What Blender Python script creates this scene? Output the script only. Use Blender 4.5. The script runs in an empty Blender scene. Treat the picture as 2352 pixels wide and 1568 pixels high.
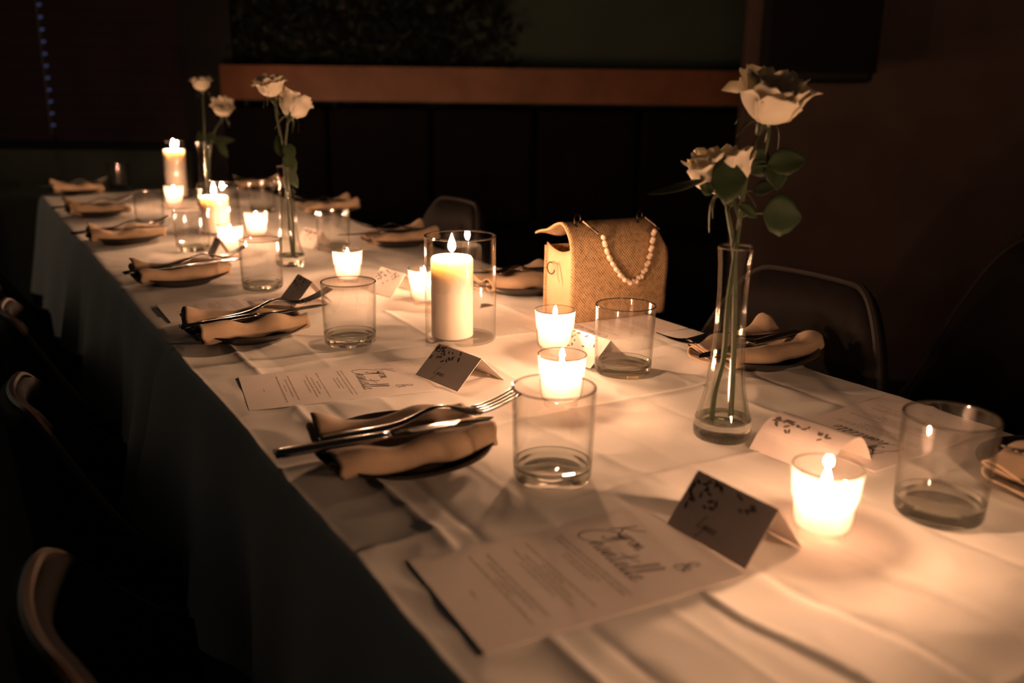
import bpy, math, random
from mathutils import Vector, Matrix, noise
random.seed(7)
PI = math.pi
sc = bpy.context.scene
col = sc.collection

# ------------------------------------------------------------------ camera
F_PX, PITCH, ROLL = 2067.3, 0.26718, 0.01237
TABLE_Z, CAM_H = 0.74, 0.36
CAM = Vector((0, 0, TABLE_Z + CAM_H))
_f = Vector((0, math.cos(PITCH), -math.sin(PITCH)))
_u0 = Vector((0, math.sin(PITCH), math.cos(PITCH)))
_r0 = Vector((1, 0, 0))
_r = math.cos(ROLL) * _r0 + math.sin(ROLL) * _u0
_u = -math.sin(ROLL) * _r0 + math.cos(ROLL) * _u0
cd = bpy.data.cameras.new('camera')
cam = bpy.data.objects.new('camera', cd)
col.objects.link(cam)
cam.matrix_world = Matrix(((_r.x, _u.x, -_f.x, CAM.x), (_r.y, _u.y, -_f.y, CAM.y), (_r.z, _u.z, -_f.z, CAM.z), (0, 0, 0, 1)))
cd.sensor_width = 36
cd.lens = 36 * F_PX / 2352
cd.clip_start = 0.02
cd.dof.use_dof = True
cd.dof.focus_distance = 1.2
cd.dof.aperture_fstop = 3.4
sc.camera = cam

# ------------------------------------------------------------------ world, lamps, exposure
FLAME = 1980.0
wd = bpy.data.worlds.new('night')
sc.world = wd
wd.use_nodes = True
wd.node_tree.nodes['Background'].inputs[0].default_value = (1.0, 0.95, 0.84, 1)
wd.node_tree.nodes['Background'].inputs[1].default_value = 0.006
sc.view_settings.view_transform = 'Standard'
sc.view_settings.look = 'None'
sc.view_settings.exposure = 0.0
sc.view_settings.gamma = 1.0
sc.view_settings.use_curve_mapping = False
cy = sc.cycles
cy.use_denoising = True
cy.max_bounces = 14
cy.transparent_max_bounces = 48
cy.transmission_bounces = 10
cy.diffuse_bounces = 4
cy.glossy_bounces = 6
cy.caustics_reflective = False
cy.caustics_refractive = True
cy.sample_clamp_indirect = 12.0
cy.use_light_tree = True


def lamp(name, loc, energy, colour, size, target):
    ld = bpy.data.lights.new(name, 'AREA')
    ld.energy, ld.color, ld.size = energy, colour, size
    o = bpy.data.objects.new(name, ld)
    o.location = loc
    o.rotation_euler = (Vector(target) - Vector(loc)).to_track_quat('-Z', 'Y').to_euler()
    col.objects.link(o)


# a dim warm lamp further along the room that grazes the banquette rail
lamp('room_lamp', (0.6, 1.6, 3.0), 1.5, (1.0, 0.55, 0.28), 0.5, (0.2, 4.6, 1.1))

# dim lamp added on the left to bring up the hanging cloth
lamp('side_fill', (-2.7, 2.5, 1.35), 0.8, (1.0, 0.78, 0.54), 0.8, (-.9, 2.0, .55))

# ------------------------------------------------------------------ frames
YAW = 0.54534
NU = Vector((math.cos(YAW), math.sin(YAW), 0))      # across the table, away from the left diners
NV = Vector((-math.sin(YAW), math.cos(YAW), 0))     # along the table, away from the camera
U0, U1 = 0.235, 0.970


def T(u, v, z=0.0):
    return NU * u + NV * v + Vector((0, 0, TABLE_Z + z))


def at(x, y, z=0.0):
    """point of the plane z above the table seen at pixel x, y"""
    d = _f * F_PX + _r * (x - 1176) - _u * (y - 784)
    return CAM + d * ((z - CAM_H) / d.z)


def upright(base, x, y):
    """point seen at pixel x, y on the upright plane through base"""
    d = _f * F_PX + _r * (x - 1176) - _u * (y - 784)
    return CAM + d * ((base.y - CAM.y) / d.y)


def link(o, parent=None):
    col.objects.link(o)
    if parent:
        o.parent = parent
    return o


def tag(o, label=None, cat=None, group=None, kind=None):
    if label: o['label'] = label
    if cat: o['category'] = cat
    if group: o['group'] = group
    if kind: o['kind'] = kind
    return o


def empty(name, loc, rz=0.0):
    o = bpy.data.objects.new(name, None)
    o.empty_display_size = 0.02
    o.location = loc
    o.rotation_euler = (0, 0, rz)
    return link(o)


class MB:
    """collects geometry and links it as ONE mesh object"""
    def __init__(s):
        s.v, s.f = [], []

    def add(s, vs, fs):
        n = len(s.v)
        s.v += [tuple(p) for p in vs]
        s.f += [tuple(i + n for i in q) for q in fs]

    def grid(s, fn, nu, nv, closed=False):
        vs = [fn(i / (nu if closed else nu - 1), j / (nv - 1)) for j in range(nv) for i in range(nu)]
        fs = []
        for j in range(nv - 1):
            for i in range(nu if closed else nu - 1):
                k = (i + 1) % nu
                fs.append((j * nu + i, j * nu + k, (j + 1) * nu + k, (j + 1) * nu + i))
        s.add(vs, fs)

    def lathe(s, prof, n=48, cap0=False, cap1=False):
        m = len(prof)
        vs = [(r * math.cos(2 * PI * i / n), r * math.sin(2 * PI * i / n), z) for r, z in prof for i in range(n)]
        fs = [(j * n + i, j * n + (i + 1) % n, (j + 1) * n + (i + 1) % n, (j + 1) * n + i) for j in range(m - 1) for i in range(n)]
        if cap0: fs.append(tuple(range(n - 1, -1, -1)))
        if cap1: fs.append(tuple((m - 1) * n + i for i in range(n)))
        s.add(vs, fs)

    def box(s, c, d, rot=None):
        vs = []
        for x in (-.5, .5):
            for y in (-.5, .5):
                for z in (-.5, .5):
                    p = Vector((x * d[0], y * d[1], z * d[2]))
                    if rot: p = rot @ p
                    vs.append(p + Vector(c))
        s.add(vs, [(0, 1, 3, 2), (4, 6, 7, 5), (0, 4, 5, 1), (2, 3, 7, 6), (0, 2, 6, 4), (1, 5, 7, 3)])

    def tube(s, pts, rad, n=8, closed=False):
        pts = [Vector(p) for p in pts]
        m = len(pts)
        vs, prev = [], None
        for i, p in enumerate(pts):
            if closed: t = pts[(i + 1) % m] - pts[i - 1]
            else: t = pts[min(i + 1, m - 1)] - pts[max(i - 1, 0)]
            t.normalize()
            if prev is None:
                a = Vector((0, 0, 1)) if abs(t.z) < .9 else Vector((1, 0, 0))
                prev = (a - t * a.dot(t)).normalized()
            else:
                prev = (prev - t * prev.dot(t)).normalized()
            b = t.cross(prev)
            r = rad[i] if isinstance(rad, (list, tuple)) else rad
            vs += [p + (prev * math.cos(2 * PI * k / n) + b * math.sin(2 * PI * k / n)) * r for k in range(n)]
        fs = []
        for j in range(m if closed else m - 1):
            for i in range(n):
                a, b2 = j * n, ((j + 1) % m) * n
                fs.append((a + i, a + (i + 1) % n, b2 + (i + 1) % n, b2 + i))
        if not closed:
            fs.append(tuple(range(n - 1, -1, -1)))
            fs.append(tuple((m - 1) * n + i for i in range(n)))
        s.add(vs, fs)

    def build(s, name, mat, parent=None, smooth=True, angle=40, solid=0.0, sub=0, offset=0.0):
        me = bpy.data.meshes.new(name)
        me.from_pydata(s.v, [], s.f)
        me.update()
        if smooth:
            me.shade_smooth()
            if angle < 180:
                me.set_sharp_from_angle(angle=math.radians(angle))
        if mat: me.materials.append(mat)
        o = bpy.data.objects.new(name, me)
        link(o, parent)
        if solid:
            md = o.modifiers.new('thickness', 'SOLIDIFY')
            md.thickness = solid
            md.offset = offset
        if sub:
            md = o.modifiers.new('smooth', 'SUBSURF')
            md.levels = md.render_levels = sub
        return o


def recalc(o):
    import bmesh
    bm = bmesh.new()
    bm.from_mesh(o.data)
    bmesh.ops.recalc_face_normals(bm, faces=bm.faces)
    bm.to_mesh(o.data)
    bm.free()
    return o


def sstep(a, b, x):
    t = max(0.0, min(1.0, (x - a) / (b - a)))
    return t * t * (3 - 2 * t)


def spline(pts, n=6):
    """Catmull-Rom through pts"""
    pts = [Vector(p) for p in pts]
    out = []
    for i in range(len(pts) - 1):
        p0, p1, p2, p3 = pts[max(i - 1, 0)], pts[i], pts[i + 1], pts[min(i + 2, len(pts) - 1)]
        for k in range(n):
            t = k / n
            out.append(.5 * ((2 * p1) + (p2 - p0) * t + (2 * p0 - 5 * p1 + 4 * p2 - p3) * t * t + (3 * p1 - p0 - 3 * p2 + p3) * t ** 3))
    out.append(pts[-1])
    return out


# ------------------------------------------------------------------ materials
def new_mat(name):
    m = bpy.data.materials.new(name)
    m.use_nodes = True
    nt = m.node_tree
    return m, nt, nt.nodes['Principled BSDF']


def plain(name, c, rough=.6, metal=0.0, spec=.5, var=0.0, scale=60, bump=0.0, bscale=300, sheen=0.0, sss=None, trans=0.0):
    m, nt, b = new_mat(name)
    b.inputs['Base Color'].default_value = (*c, 1)
    b.inputs['Roughness'].default_value = rough
    b.inputs['Metallic'].default_value = metal
    b.inputs['Specular IOR Level'].default_value = spec
    if sheen:
        b.inputs['Sheen Weight'].default_value = sheen
    if sss:
        b.inputs['Subsurface Weight'].default_value = sss[0]
        b.inputs['Subsurface Radius'].default_value = sss[1]
        b.inputs['Subsurface Scale'].default_value = sss[2]
    tc = nt.nodes.new('ShaderNodeTexCoord')
    if var:
        n = nt.nodes.new('ShaderNodeTexNoise')
        n.inputs['Scale'].default_value = scale
        n.inputs['Detail'].default_value = 4
        nt.links.new(tc.outputs['Object'], n.inputs['Vector'])
        r = nt.nodes.new('ShaderNodeValToRGB')
        r.color_ramp.elements[0].position = .3
        r.color_ramp.elements[1].position = .7
        r.color_ramp.elements[0].color = (*[x * (1 - var) for x in c], 1)
        r.color_ramp.elements[1].color = (*[min(1, x * (1 + var)) for x in c], 1)
        nt.links.new(n.outputs['Fac'], r.inputs[0])
        nt.links.new(r.outputs[0], b.inputs['Base Color'])
    if bump:
        n = nt.nodes.new('ShaderNodeTexNoise')
        n.inputs['Scale'].default_value = bscale
        n.inputs['Detail'].default_value = 3
        nt.links.new(tc.outputs['Object'], n.inputs['Vector'])
        bp = nt.nodes.new('ShaderNodeBump')
        bp.inputs['Strength'].default_value = bump
        bp.inputs['Distance'].default_value = .001
        nt.links.new(n.outputs['Fac'], bp.inputs['Height'])
        nt.links.new(bp.outputs[0], b.inputs['Normal'])
    if trans:      # thin sheets that let some light through: petals, leaves, paper
        t = nt.nodes.new('ShaderNodeBsdfTranslucent')
        t.inputs[0].default_value = (*c, 1)
        mx = nt.nodes.new('ShaderNodeMixShader')
        mx.inputs[0].default_value = trans
        out = nt.nodes['Material Output']
        nt.links.new(b.outputs[0], mx.inputs[1])
        nt.links.new(t.outputs[0], mx.inputs[2])
        nt.links.new(mx.outputs[0], out.inputs[0])
    return m


def thin_glass(name, tint=(.994, .994, .99), edge=(.60, .61, .57), rough=0.0, refl=1.0, base=.055, haze=0.0):
    """thin clear wall: straight-through transmission and a Fresnel reflection"""
    m, nt, b = new_mat(name)
    nt.nodes.remove(b)
    N, L = nt.nodes.new, nt.links.new
    lw = N('ShaderNodeLayerWeight')
    lw.inputs[0].default_value = .5
    p = N('ShaderNodeMath'); p.operation = 'POWER'; p.inputs[1].default_value = 5
    L(lw.outputs['Facing'], p.inputs[0])
    ma = N('ShaderNodeMath'); ma.operation = 'MULTIPLY_ADD'
    ma.inputs[1].default_value = .9 * refl; ma.inputs[2].default_value = base
    L(p.outputs[0], ma.inputs[0])
    p2 = N('ShaderNodeMath'); p2.operation = 'POWER'; p2.inputs[1].default_value = 4
    L(lw.outputs['Facing'], p2.inputs[0])
    mc = N('ShaderNodeMix'); mc.data_type = 'RGBA'
    mc.inputs[6].default_value = (*tint, 1); mc.inputs[7].default_value = (*edge, 1)
    L(p2.outputs[0], mc.inputs[0])
    tr = N('ShaderNodeBsdfTransparent'); L(mc.outputs[2], tr.inputs[0])
    gl = N('ShaderNodeBsdfGlossy'); gl.inputs['Roughness'].default_value = rough
    mx = N('ShaderNodeMixShader')
    L(ma.outputs[0], mx.inputs[0]); L(tr.outputs[0], mx.inputs[1]); L(gl.outputs[0], mx.inputs[2])
    last = mx
    if haze:
        tl = N('ShaderNodeBsdfTranslucent'); tl.inputs[0].default_value = (.95, .88, .84, 1)
        last = N('ShaderNodeMixShader'); last.inputs[0].default_value = haze
        L(mx.outputs[0], last.inputs[1]); L(tl.outputs[0], last.inputs[2])
    L(last.outputs[0], nt.nodes['Material Output'].inputs[0])
    return m


def solid_glass(name, c=(.93, .95, .9), ior=1.5):
    m, nt, b = new_mat(name)
    b.inputs['Base Color'].default_value = (*c, 1)
    b.inputs['Roughness'].default_value = 0.0
    b.inputs['IOR'].default_value = ior
    b.inputs['Transmission Weight'].default_value = 1.0
    return m


def emit(name, c, s):
    m, nt, b = new_mat(name)
    b.inputs['Base Color'].default_value = (0, 0, 0, 1)
    b.inputs['Specular IOR Level'].default_value = 0
    b.inputs['Emission Color'].default_value = (*c, 1)
    b.inputs['Emission Strength'].default_value = s
    return m


def weave_mat(name, c1, c2, pitch):
    m, nt, b = new_mat(name)
    N, L = nt.nodes.new, nt.links.new
    tc = N('ShaderNodeTexCoord')
    sp = N('ShaderNodeSeparateXYZ'); L(tc.outputs['UV'], sp.inputs[0])

    def wave(sock, k, off=None):
        a = N('ShaderNodeMath'); a.operation = 'MULTIPLY'; a.inputs[1].default_value = k; L(sock, a.inputs[0])
        s_ = N('ShaderNodeMath'); s_.operation = 'SINE'; L(a.outputs[0], s_.inputs[0])
        return s_.outputs[0]
    k = 2 * PI / pitch
    pr = N('ShaderNodeMath'); pr.operation = 'MULTIPLY'
    L(wave(sp.outputs[0], k), pr.inputs[0]); L(wave(sp.outputs[1], k * .9), pr.inputs[1])
    ns = N('ShaderNodeTexNoise'); ns.inputs['Scale'].default_value = 120; L(tc.outputs['UV'], ns.inputs['Vector'])
    ad = N('ShaderNodeMath'); ad.operation = 'MULTIPLY_ADD'; ad.inputs[1].default_value = 2.2; ad.inputs[2].default_value = -1.1
    L(ns.outputs['Fac'], ad.inputs[0])
    sm = N('ShaderNodeMath'); sm.operation = 'ADD'; L(pr.outputs[0], sm.inputs[0]); L(ad.outputs[0], sm.inputs[1])
    r = N('ShaderNodeValToRGB')
    r.color_ramp.elements[0].position = .16; r.color_ramp.elements[0].color = (*c1, 1)
    r.color_ramp.elements[1].position = .52; r.color_ramp.elements[1].color = (*c2, 1)
    mr = N('ShaderNodeMath'); mr.operation = 'MULTIPLY_ADD'; mr.inputs[1].default_value = -.5; mr.inputs[2].default_value = .62
    L(sm.outputs[0], mr.inputs[0]); L(mr.outputs[0], r.inputs[0]); L(r.outputs[0], b.inputs['Base Color'])
    bp = N('ShaderNodeBump'); bp.inputs['Strength'].default_value = .8; bp.inputs['Distance'].default_value = .0012
    L(mr.outputs[0], bp.inputs['Height']); L(bp.outputs[0], b.inputs['Normal'])
    b.inputs['Roughness'].default_value = .75
    return m


FLAME_C = (1.0, .52, .29)
M = {}
M['cloth'] = plain('white table linen', (.80, .77, .70), .85, spec=.2, var=.04, scale=9, bump=.16, bscale=900, sheen=.03)
M['napkin'] = plain('tan linen', (.48, .345, .225), .9, spec=.15, var=.1, scale=40, bump=.4, bscale=1400, sheen=.15)
M['plate'] = plain('dark stoneware', (.020, .016, .014), .45, spec=.45, var=.25, scale=50, bump=.1)
M['steel'] = plain('polished steel', (.36, .34, .31), .19, metal=1)
M['paper'] = plain('menu paper', (.87, .79, .72), .8, spec=.2, var=.02, bump=.12, bscale=900, trans=.05)
M['card'] = plain('place card paper', (.80, .70, .64), .8, spec=.2, var=.02, trans=.03)
M['ink'] = plain('ink', (.03, .018, .013), .7, spec=.2)
M['faint'] = plain('printed text', (.20, .13, .09), .8, spec=.1)
M['leafink'] = plain('leaf print', (.18, .135, .12), .8, spec=.1)
M['glass'] = thin_glass('clear glass')
M['rim'] = thin_glass('glass rim', tint=(.80, .78, .74), edge=(.45, .43, .40), base=.22)
M['clearcup'] = thin_glass('cylinder foot', edge=(.8, .78, .75))
M['cup'] = thin_glass('votive glass', tint=(.99, .985, .98), edge=(.8, .78, .75), haze=.05)
M['base'] = solid_glass('thick glass')
_m = M['base'].node_tree
_t = _m.nodes.new('ShaderNodeBsdfTransparent'); _t.inputs[0].default_value = (.93, .95, .90, 1)
_x = _m.nodes.new('ShaderNodeMixShader'); _x.inputs[0].default_value = .12
_m.links.new(_m.nodes['Principled BSDF'].outputs[0], _x.inputs[1]); _m.links.new(_t.outputs[0], _x.inputs[2])
_m.links.new(_x.outputs[0], _m.nodes['Material Output'].inputs[0])
M['water'] = thin_glass('water', tint=(.97, .98, .95), edge=(.7, .72, .64), base=.015, refl=.4)
M['wax'] = plain('ivory wax', (.92, .84, .73), .45, spec=.4, sss=(1.0, (1.0, .92, .84), .017))
M['pinkwax'] = plain('pale pink wax', (.985, .94, .93), .45, spec=.3, sss=(1.0, (1.0, .88, .84), .022))
_m = M['pinkwax'].node_tree          # melted wax lets part of the light straight through
_t = _m.nodes.new('ShaderNodeBsdfTransparent'); _t.inputs[0].default_value = (1, .93, .90, 1)
_x = _m.nodes.new('ShaderNodeMixShader'); _x.inputs[0].default_value = .30
_m.links.new(_m.nodes['Principled BSDF'].outputs[0], _x.inputs[1]); _m.links.new(_t.outputs[0], _x.inputs[2])
_m.links.new(_x.outputs[0], _m.nodes['Material Output'].inputs[0])
M['wick'] = plain('burnt wick', (.02, .015, .01), .9)
M['flame'] = emit('candle flame', FLAME_C, FLAME)
M['petal'] = plain('cream petals', (.93, .87, .72), .6, spec=.25, var=.06, scale=60, trans=.36)
M['leaf'] = plain('rose leaf', (.036, .060, .026), .5, spec=.4, var=.25, scale=70, trans=.22)
M['stem'] = plain('rose stem', (.040, .056, .022), .5, spec=.4, var=.2, scale=50)
M['raffia'] = weave_mat('woven raffia', (.06, .028, .010), (.56, .37, .19), .0050)
M['tan'] = plain('tan leather', (.66, .43, .24), .6, var=.08, scale=30, bump=.2)
M['bronze'] = plain('dark bronze', (.07, .05, .035), .38, metal=1)
M['pearl'] = plain('pearl', (.82, .66, .50), .25, spec=.6)
M['leather'] = plain('black leather', (.008, .0065, .006), .65, spec=.10, var=.2, scale=40, bump=.2)
M['piping'] = plain('dark piping', (.020, .017, .015), .55, spec=.15)
M['piping_dark'] = M['piping']
M['piping'] = plain('lit piping', (.085, .055, .038), .42, spec=.4)  # lighter copy for the left chairs, candlelight on their rims put into the colour
M['chairmetal'] = plain('black metal', (.03, .03, .03), .3, metal=1)
M['wood'] = plain('table wood', (.12, .07, .04), .5, var=.3, scale=20)

# ------------------------------------------------------------------ the room
BACK_Y = 4.7


def structure(o):
    o['kind'] = 'structure'
    return o


def slab(name, c, d, mat, parent=None, rz=0.0):
    m = MB()
    m.box((0, 0, 0), d)
    o = m.build(name, mat, parent, smooth=False)
    o.location = c
    o.rotation_euler = (0, 0, rz)
    return o


M['floor'] = plain('dark floor', (.020, .016, .013), .6, var=.3, scale=3)
M['greenwall'] = plain('dark green paint', (.13, .17, .145), .8, var=.08, scale=6, bump=.1, bscale=80)
M['sagewall'] = plain('sage paint', (.085, .125, .098), .85, var=.08, scale=5)
M['brownwall'] = plain('brown plaster', (.155, .105, .088), .85, var=.12, scale=6, bump=.15, bscale=60)
M['blackframe'] = plain('black frame', (.012, .012, .014), .5)
M['rail'] = plain('stained timber rail', (.33, .13, .056), .45, var=.18, scale=8)
M['upholstery'] = plain('dark upholstery', (.009, .007, .0065), .9, spec=.2, var=.2, scale=8, bump=.2, bscale=60)
M['slat'] = plain('dark slat', (.055, .040, .045), .4, spec=.4)
M['cord'] = plain('cord', (.3, .3, .34), .7)
M['street'] = emit('night street light', (.25, .33, .75), .13)
M['hedge'] = plain('hedge leaves', (.020, .034, .022), .55, var=.3, scale=14, trans=.1)

structure(slab('floor', (0, 2.0, -.02), (8.4, 9.0, .04), M['floor']))
structure(slab('wall_back', (.75, BACK_Y + .05, 1.4), (4.2, .1, 2.8), M['sagewall']))
# left part of the back wall carries the window: wall below the sill, a band above and the side pieces
W_X0, W_X1, SILL = -3.35, -1.62, 0.835
wl = structure(slab('wall_left', (-2.45, BACK_Y + .05, SILL / 2 - .01), (2.2, .1, SILL - .02), M['greenwall']))
structure(slab('wall_right', (2.62, 3.45, 1.4), (3.5, .12, 2.8), M['brownwall'], rz=-.10))
structure(slab('trim_1', (-1.49, BACK_Y - .06, 1.40), (.24, .16, 2.8), M['blackframe']))
win = structure(empty('window_1', (-2.47, BACK_Y - .02, SILL)))
fr = MB()
w_, h_ = 1.72, 1.55
fr.box((0, .05, .02), (w_, .10, .04)); fr.box((0, .05, h_), (w_, .10, .05))
fr.box((-w_ / 2, .05, h_ / 2), (.06, .10, h_)); fr.box((w_ / 2, .05, h_ / 2), (.06, .10, h_)); fr.box((0, .07, h_ / 2), (.04, .05, h_))
fr.build('window_frame', M['blackframe'], win, smooth=False)
m = MB(); m.box((0, .095, h_ / 2), (w_ - .06, .006, h_ - .04))
m.build('pane', M['street'], win, smooth=False)
m = MB(); m.box((0, -.03, -.012), (w_ + .1, .16, .024))
m.build('sill', M['blackframe'], win, smooth=False)
# each slat of the venetian blind, with the small slot the cord runs through
slat_mesh = None
CX = .15
for i in range(25):
    z = .045 + i * .057
    if slat_mesh is None:
        m = MB()
        rot = Matrix.Rotation(math.radians(74), 3, 'X')
        x0, x1 = -w_ / 2 + .005, w_ / 2 - .005
        for a, b in ((x0, CX - .009), (CX + .009, x1)):
            m.box(((a + b) / 2, 0, 0), (b - a, .062, .003), rot)
        m.box((CX, 0, -.022), (.02, .012, .003), rot)
        m.box((CX, 0, .012), (.02, .034, .003), rot)
        o = m.build('slat', M['slat'], win, smooth=False)
        slat_mesh = o.data
    else:
        o = link(bpy.data.objects.new('slat', slat_mesh), win)
    o.location = (0, -.03, z)
m = MB(); m.tube([(CX, -.065, .05), (CX, -.065, 1.5)], .0018, 6)
m.build('cord', M['cord'], win)

# banquette with a timber rail along the back wall
bq = empty('banquette', (.17, BACK_Y - .30, 0))
tag(bq, 'dark upholstered banquette with an orange-brown timber rail along the back wall', 'banquette')
X0, X1 = -1.56, 1.42
for i in range(6):
    a, b = X0 + (X1 - X0) * i / 6, X0 + (X1 - X0) * (i + 1) / 6
    m = MB(); m.box(((a + b) / 2, .06, .76), (b - a - .012, .14, .55))
    o = m.build('back_cushion', M['upholstery'], bq, smooth=False)
    bv = o.modifiers.new('round', 'BEVEL'); bv.width = .03; bv.segments = 3
m = MB(); m.box((-.07, -.19, .24), (X1 - X0, .5, .46)); m.build('seat', M['upholstery'], bq, smooth=False)
m = MB(); m.box((-.07, .10, 1.142), (X1 - X0, .18, .158)); m.build('rail', M['rail'], bq, smooth=False)

# leafy hedge behind the rail
m = MB()
rnd = random.Random(5)
for i in range(2600):
    x = -1.58 + rnd.random() * 1.62
    z = 1.215 + rnd.random() * .62
    if x > -.35 and rnd.random() < (x + .35) / .4: continue
    y = BACK_Y - .07 - rnd.random() * .05 - .02 * noise.noise(Vector((x * 3, z * 3, 1)))
    s_ = .022 + .022 * rnd.random()
    R = Matrix.Rotation(rnd.random() * 6.28, 3, 'Z') @ Matrix.Rotation(rnd.random() * 2.4 - 1.2, 3, 'X') @ Matrix.Rotation(rnd.random() * 6.28, 3, 'Y')
    pts = [(0, 0, -1), (.5, .1, -.3), (.42, .12, .4), (0, .0, 1), (-.42, .12, .4), (-.5, .1, -.3)]
    m.add([R @ Vector(p) * s_ + Vector((x, y, z)) for p in pts], [(0, 1, 2, 3), (0, 3, 4, 5)])
tag(m.build('hedge', M['hedge'], None, smooth=False), 'dark leafy hedge growing behind the timber rail', 'hedge', kind='stuff')

# black loudspeaker on a bracket in the corner above the brown wall
sp = empty('loudspeaker', (.86, 3.02, 1.03))
tag(sp, 'black wall loudspeaker hanging in the top corner beside the brown wall', 'speaker')
m = MB(); m.box((.12, .12, .42), (.33, .24, .60)); o = m.build('cabinet', M['blackframe'], sp, smooth=False)
bv = o.modifiers.new('round', 'BEVEL'); bv.width = .02; bv.segments = 3
m = MB(); m.grid(lambda a, b: (-.05 + .34 * a, .0 - .014 * math.sin(PI * a), .15 + .54 * b), 9, 3); m.build('grille', M['upholstery'], sp)
m = MB(); m.tube(spline([(.12, .24, .45), (.14, .30, .5), (.14, .40, .5)], 4), .015, 8); m.build('bracket', M['chairmetal'], sp)
sp.rotation_euler = (0, 0, -.1)

# ------------------------------------------------------------------ table and cloths
V_END = 3.58
tb = empty('dining_table', T((U0 + U1) / 2, 1.6, -TABLE_Z), YAW)
tag(tb, 'long dining table hidden under two white cloths', 'table')
wt = (U1 - U0)
m = MB(); m.box((0, 0.05, TABLE_Z - .020), (wt - .02, 3.84, .030)); m.build('tabletop', M['wood'], tb, smooth=False)
for x in (-.28, .28):
    for y in (-1.7, 1.85):
        m = MB(); m.box((x, y, .3515), (.05, .05, .703)); m.build('leg', M['wood'], tb, smooth=False)


def ridge(d, h, w):
    return h * math.exp(-abs(d) / w)


def cloth_z(u, v, near):
    P = Vector((u * 7, v * 7, 3.1 if near else 9.2))
    z = -.0006 + .0022 * noise.noise(P) + .0010 * (1 - 3 * abs(noise.noise(P * 2.3)))

    def tri(x):
        return 4 * abs(x - math.floor(x + .5)) - 1
    z += .0016 * tri(u / .26 + .17 + .05 * noise.noise(Vector((v * 2, 0, 7)))) + .0016 * tri(v / .41 + .02 + .05 * noise.noise(Vector((u * 3, 4, 7))))
    if near:
        # press folds running along and across the table
        for uu, hh, ww in ((.305, .0030, .010), (.335, -.0018, .010), (.40, .0012, .012), (.585, .0030, .012), (.69, -.0015, .012), (.79, .0016, .012), (.88, -.001, .012)):
            q = uu + .006 * noise.noise(Vector((v * 4, uu * 50, 0)))
            z += ridge(u - q, 1.9 * hh * (.6 + .7 * noise.noise(Vector((v * 3, uu * 31, 5)))), ww * .5)
        for vv, hh in ((.26, .001), (.62, .0022), (.825, .0024), (.99, -.0016), (1.16, .0018)):
            q = vv + .008 * noise.noise(Vector((u * 5, vv * 50, 0)))
            z += ridge(v - q, 2.0 * hh * (.6 + .8 * noise.noise(Vector((u * 4, vv * 31, 5)))), .0055)
        # raised pleat nearest the camera
        wv = .006 * math.sin(v * 26) + .008 * noise.noise(Vector((v * 6, 0, 2)))
        a = sstep(.4425 + wv, .4475 + wv, u) * (1 - .6 * sstep(.500 + wv, .520 + wv, u)) * (1 - sstep(.42, .47, v))
        z += .0026 * a + .5 * ridge(u - .450 - wv, .0022, .004) * (1 - sstep(.42, .47, v)) - ridge(u - .512 - wv, .0022, .004) * (1 - sstep(.46, .52, v))
        b = sstep(.576 + wv, .582 + wv, u) * (1 - sstep(.63, .70, u)) * (1 - sstep(.36, .46, v))
        z += .0024 * b
        z += 0.0
        # diagonal ruck beside the near rose vase
        d = (u - .53) * .99 + (v - .70) * .10
        z += ridge(d, .0024, .012) * sstep(.55, .62, v) * (1 - sstep(.80, .88, v))
    else:
        for vv in (1.55, 1.83, 2.12, 2.42, 2.72, 3.02, 3.3):
            z += ridge(v - vv, .0024 * math.sin(vv * 40), .012)
        for uu in (.42, .60, .78):
            z += ridge(u - uu, .0024 * math.cos(uu * 60), .012)
    return z


FLAT = []


def under_menu(u, v):
    f = 0.0
    for (cu, cv, ca) in FLAT:
        a, b = u - cu, v - cv
        x = abs(a * math.cos(ca) + b * math.sin(ca)); y = abs(-a * math.sin(ca) + b * math.cos(ca))
        f = max(f, (1 - sstep(.100, .125, x)) * (1 - sstep(.058, .080, y)))
    return f


def make_cloth(name, v0, v1, step, near, end_drop, lift, label):
    drop_l, drop_r = .345, .33
    rr = .019
    s0, s1 = -drop_l, wt + drop_r
    ns = int((s1 - s0) / step) + 1
    vt = v1 + (end_drop if end_drop else 0)
    nv_ = int((vt - v0) / step) + 1

    def fn(a, b):
        s = s0 + (s1 - s0) * a
        v = v0 + (vt - v0) * b
        if near:        # wavy hem lying across the other cloth
            v -= .020 * b ** 6 * (1.0 + math.sin(s * 13.0 + .6) + .5 * math.sin(s * 31))
        du = -s if s < 0 else (s - wt if s > wt else 0)
        side = -1 if s < 0 else 1
        dv = max(0.0, v - v1) if end_drop else 0.0
        vv = min(v, v1) if end_drop else v
        u = U0 + max(0, min(wt, s))
        z = cloth_z(u, vv, near)
        z = z * (1 - .95 * under_menu(u, vv))
        z += lift
        if not near: z -= .0045 * (1 - sstep(1.37, 1.44, v))
        if du or dv:
            D = math.hypot(du, dv)
            k = 1 - math.exp(-D / rr)
            z = z * math.exp(-D / .02) - (D - rr * k) + lift * .5
            flare = .010 * k + (.085 if near else .15) * D
            wave = .018 * math.sin(vv * 13 + 1.3 * math.sin(vv * 5)) + .010 * math.sin(vv * 31)
            hang = D / .345
            if near and side < 0:   # the loose corner of the near cloth sticks out
                flare += .075 * hang * math.exp(-((v - v1 + .03) / .10) ** 2)
            f2 = flare + wave * hang
            u += side * f2 * (du / D if D else 0)
            vv += f2 * (dv / D if D else 0)
        return T(u, vv, z)
    m = MB()
    m.grid(fn, ns, nv_)
    o = m.build(name, M['cloth'], None, angle=180)
    tag(o, label, 'tablecloth', 'white tablecloths')
    return o


def quad_place(pts):
    c = sum(pts, Vector()) / 4
    e = (pts[1] + pts[2] - pts[0] - pts[3])
    return c, math.atan2(e.y, e.x)


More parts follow.
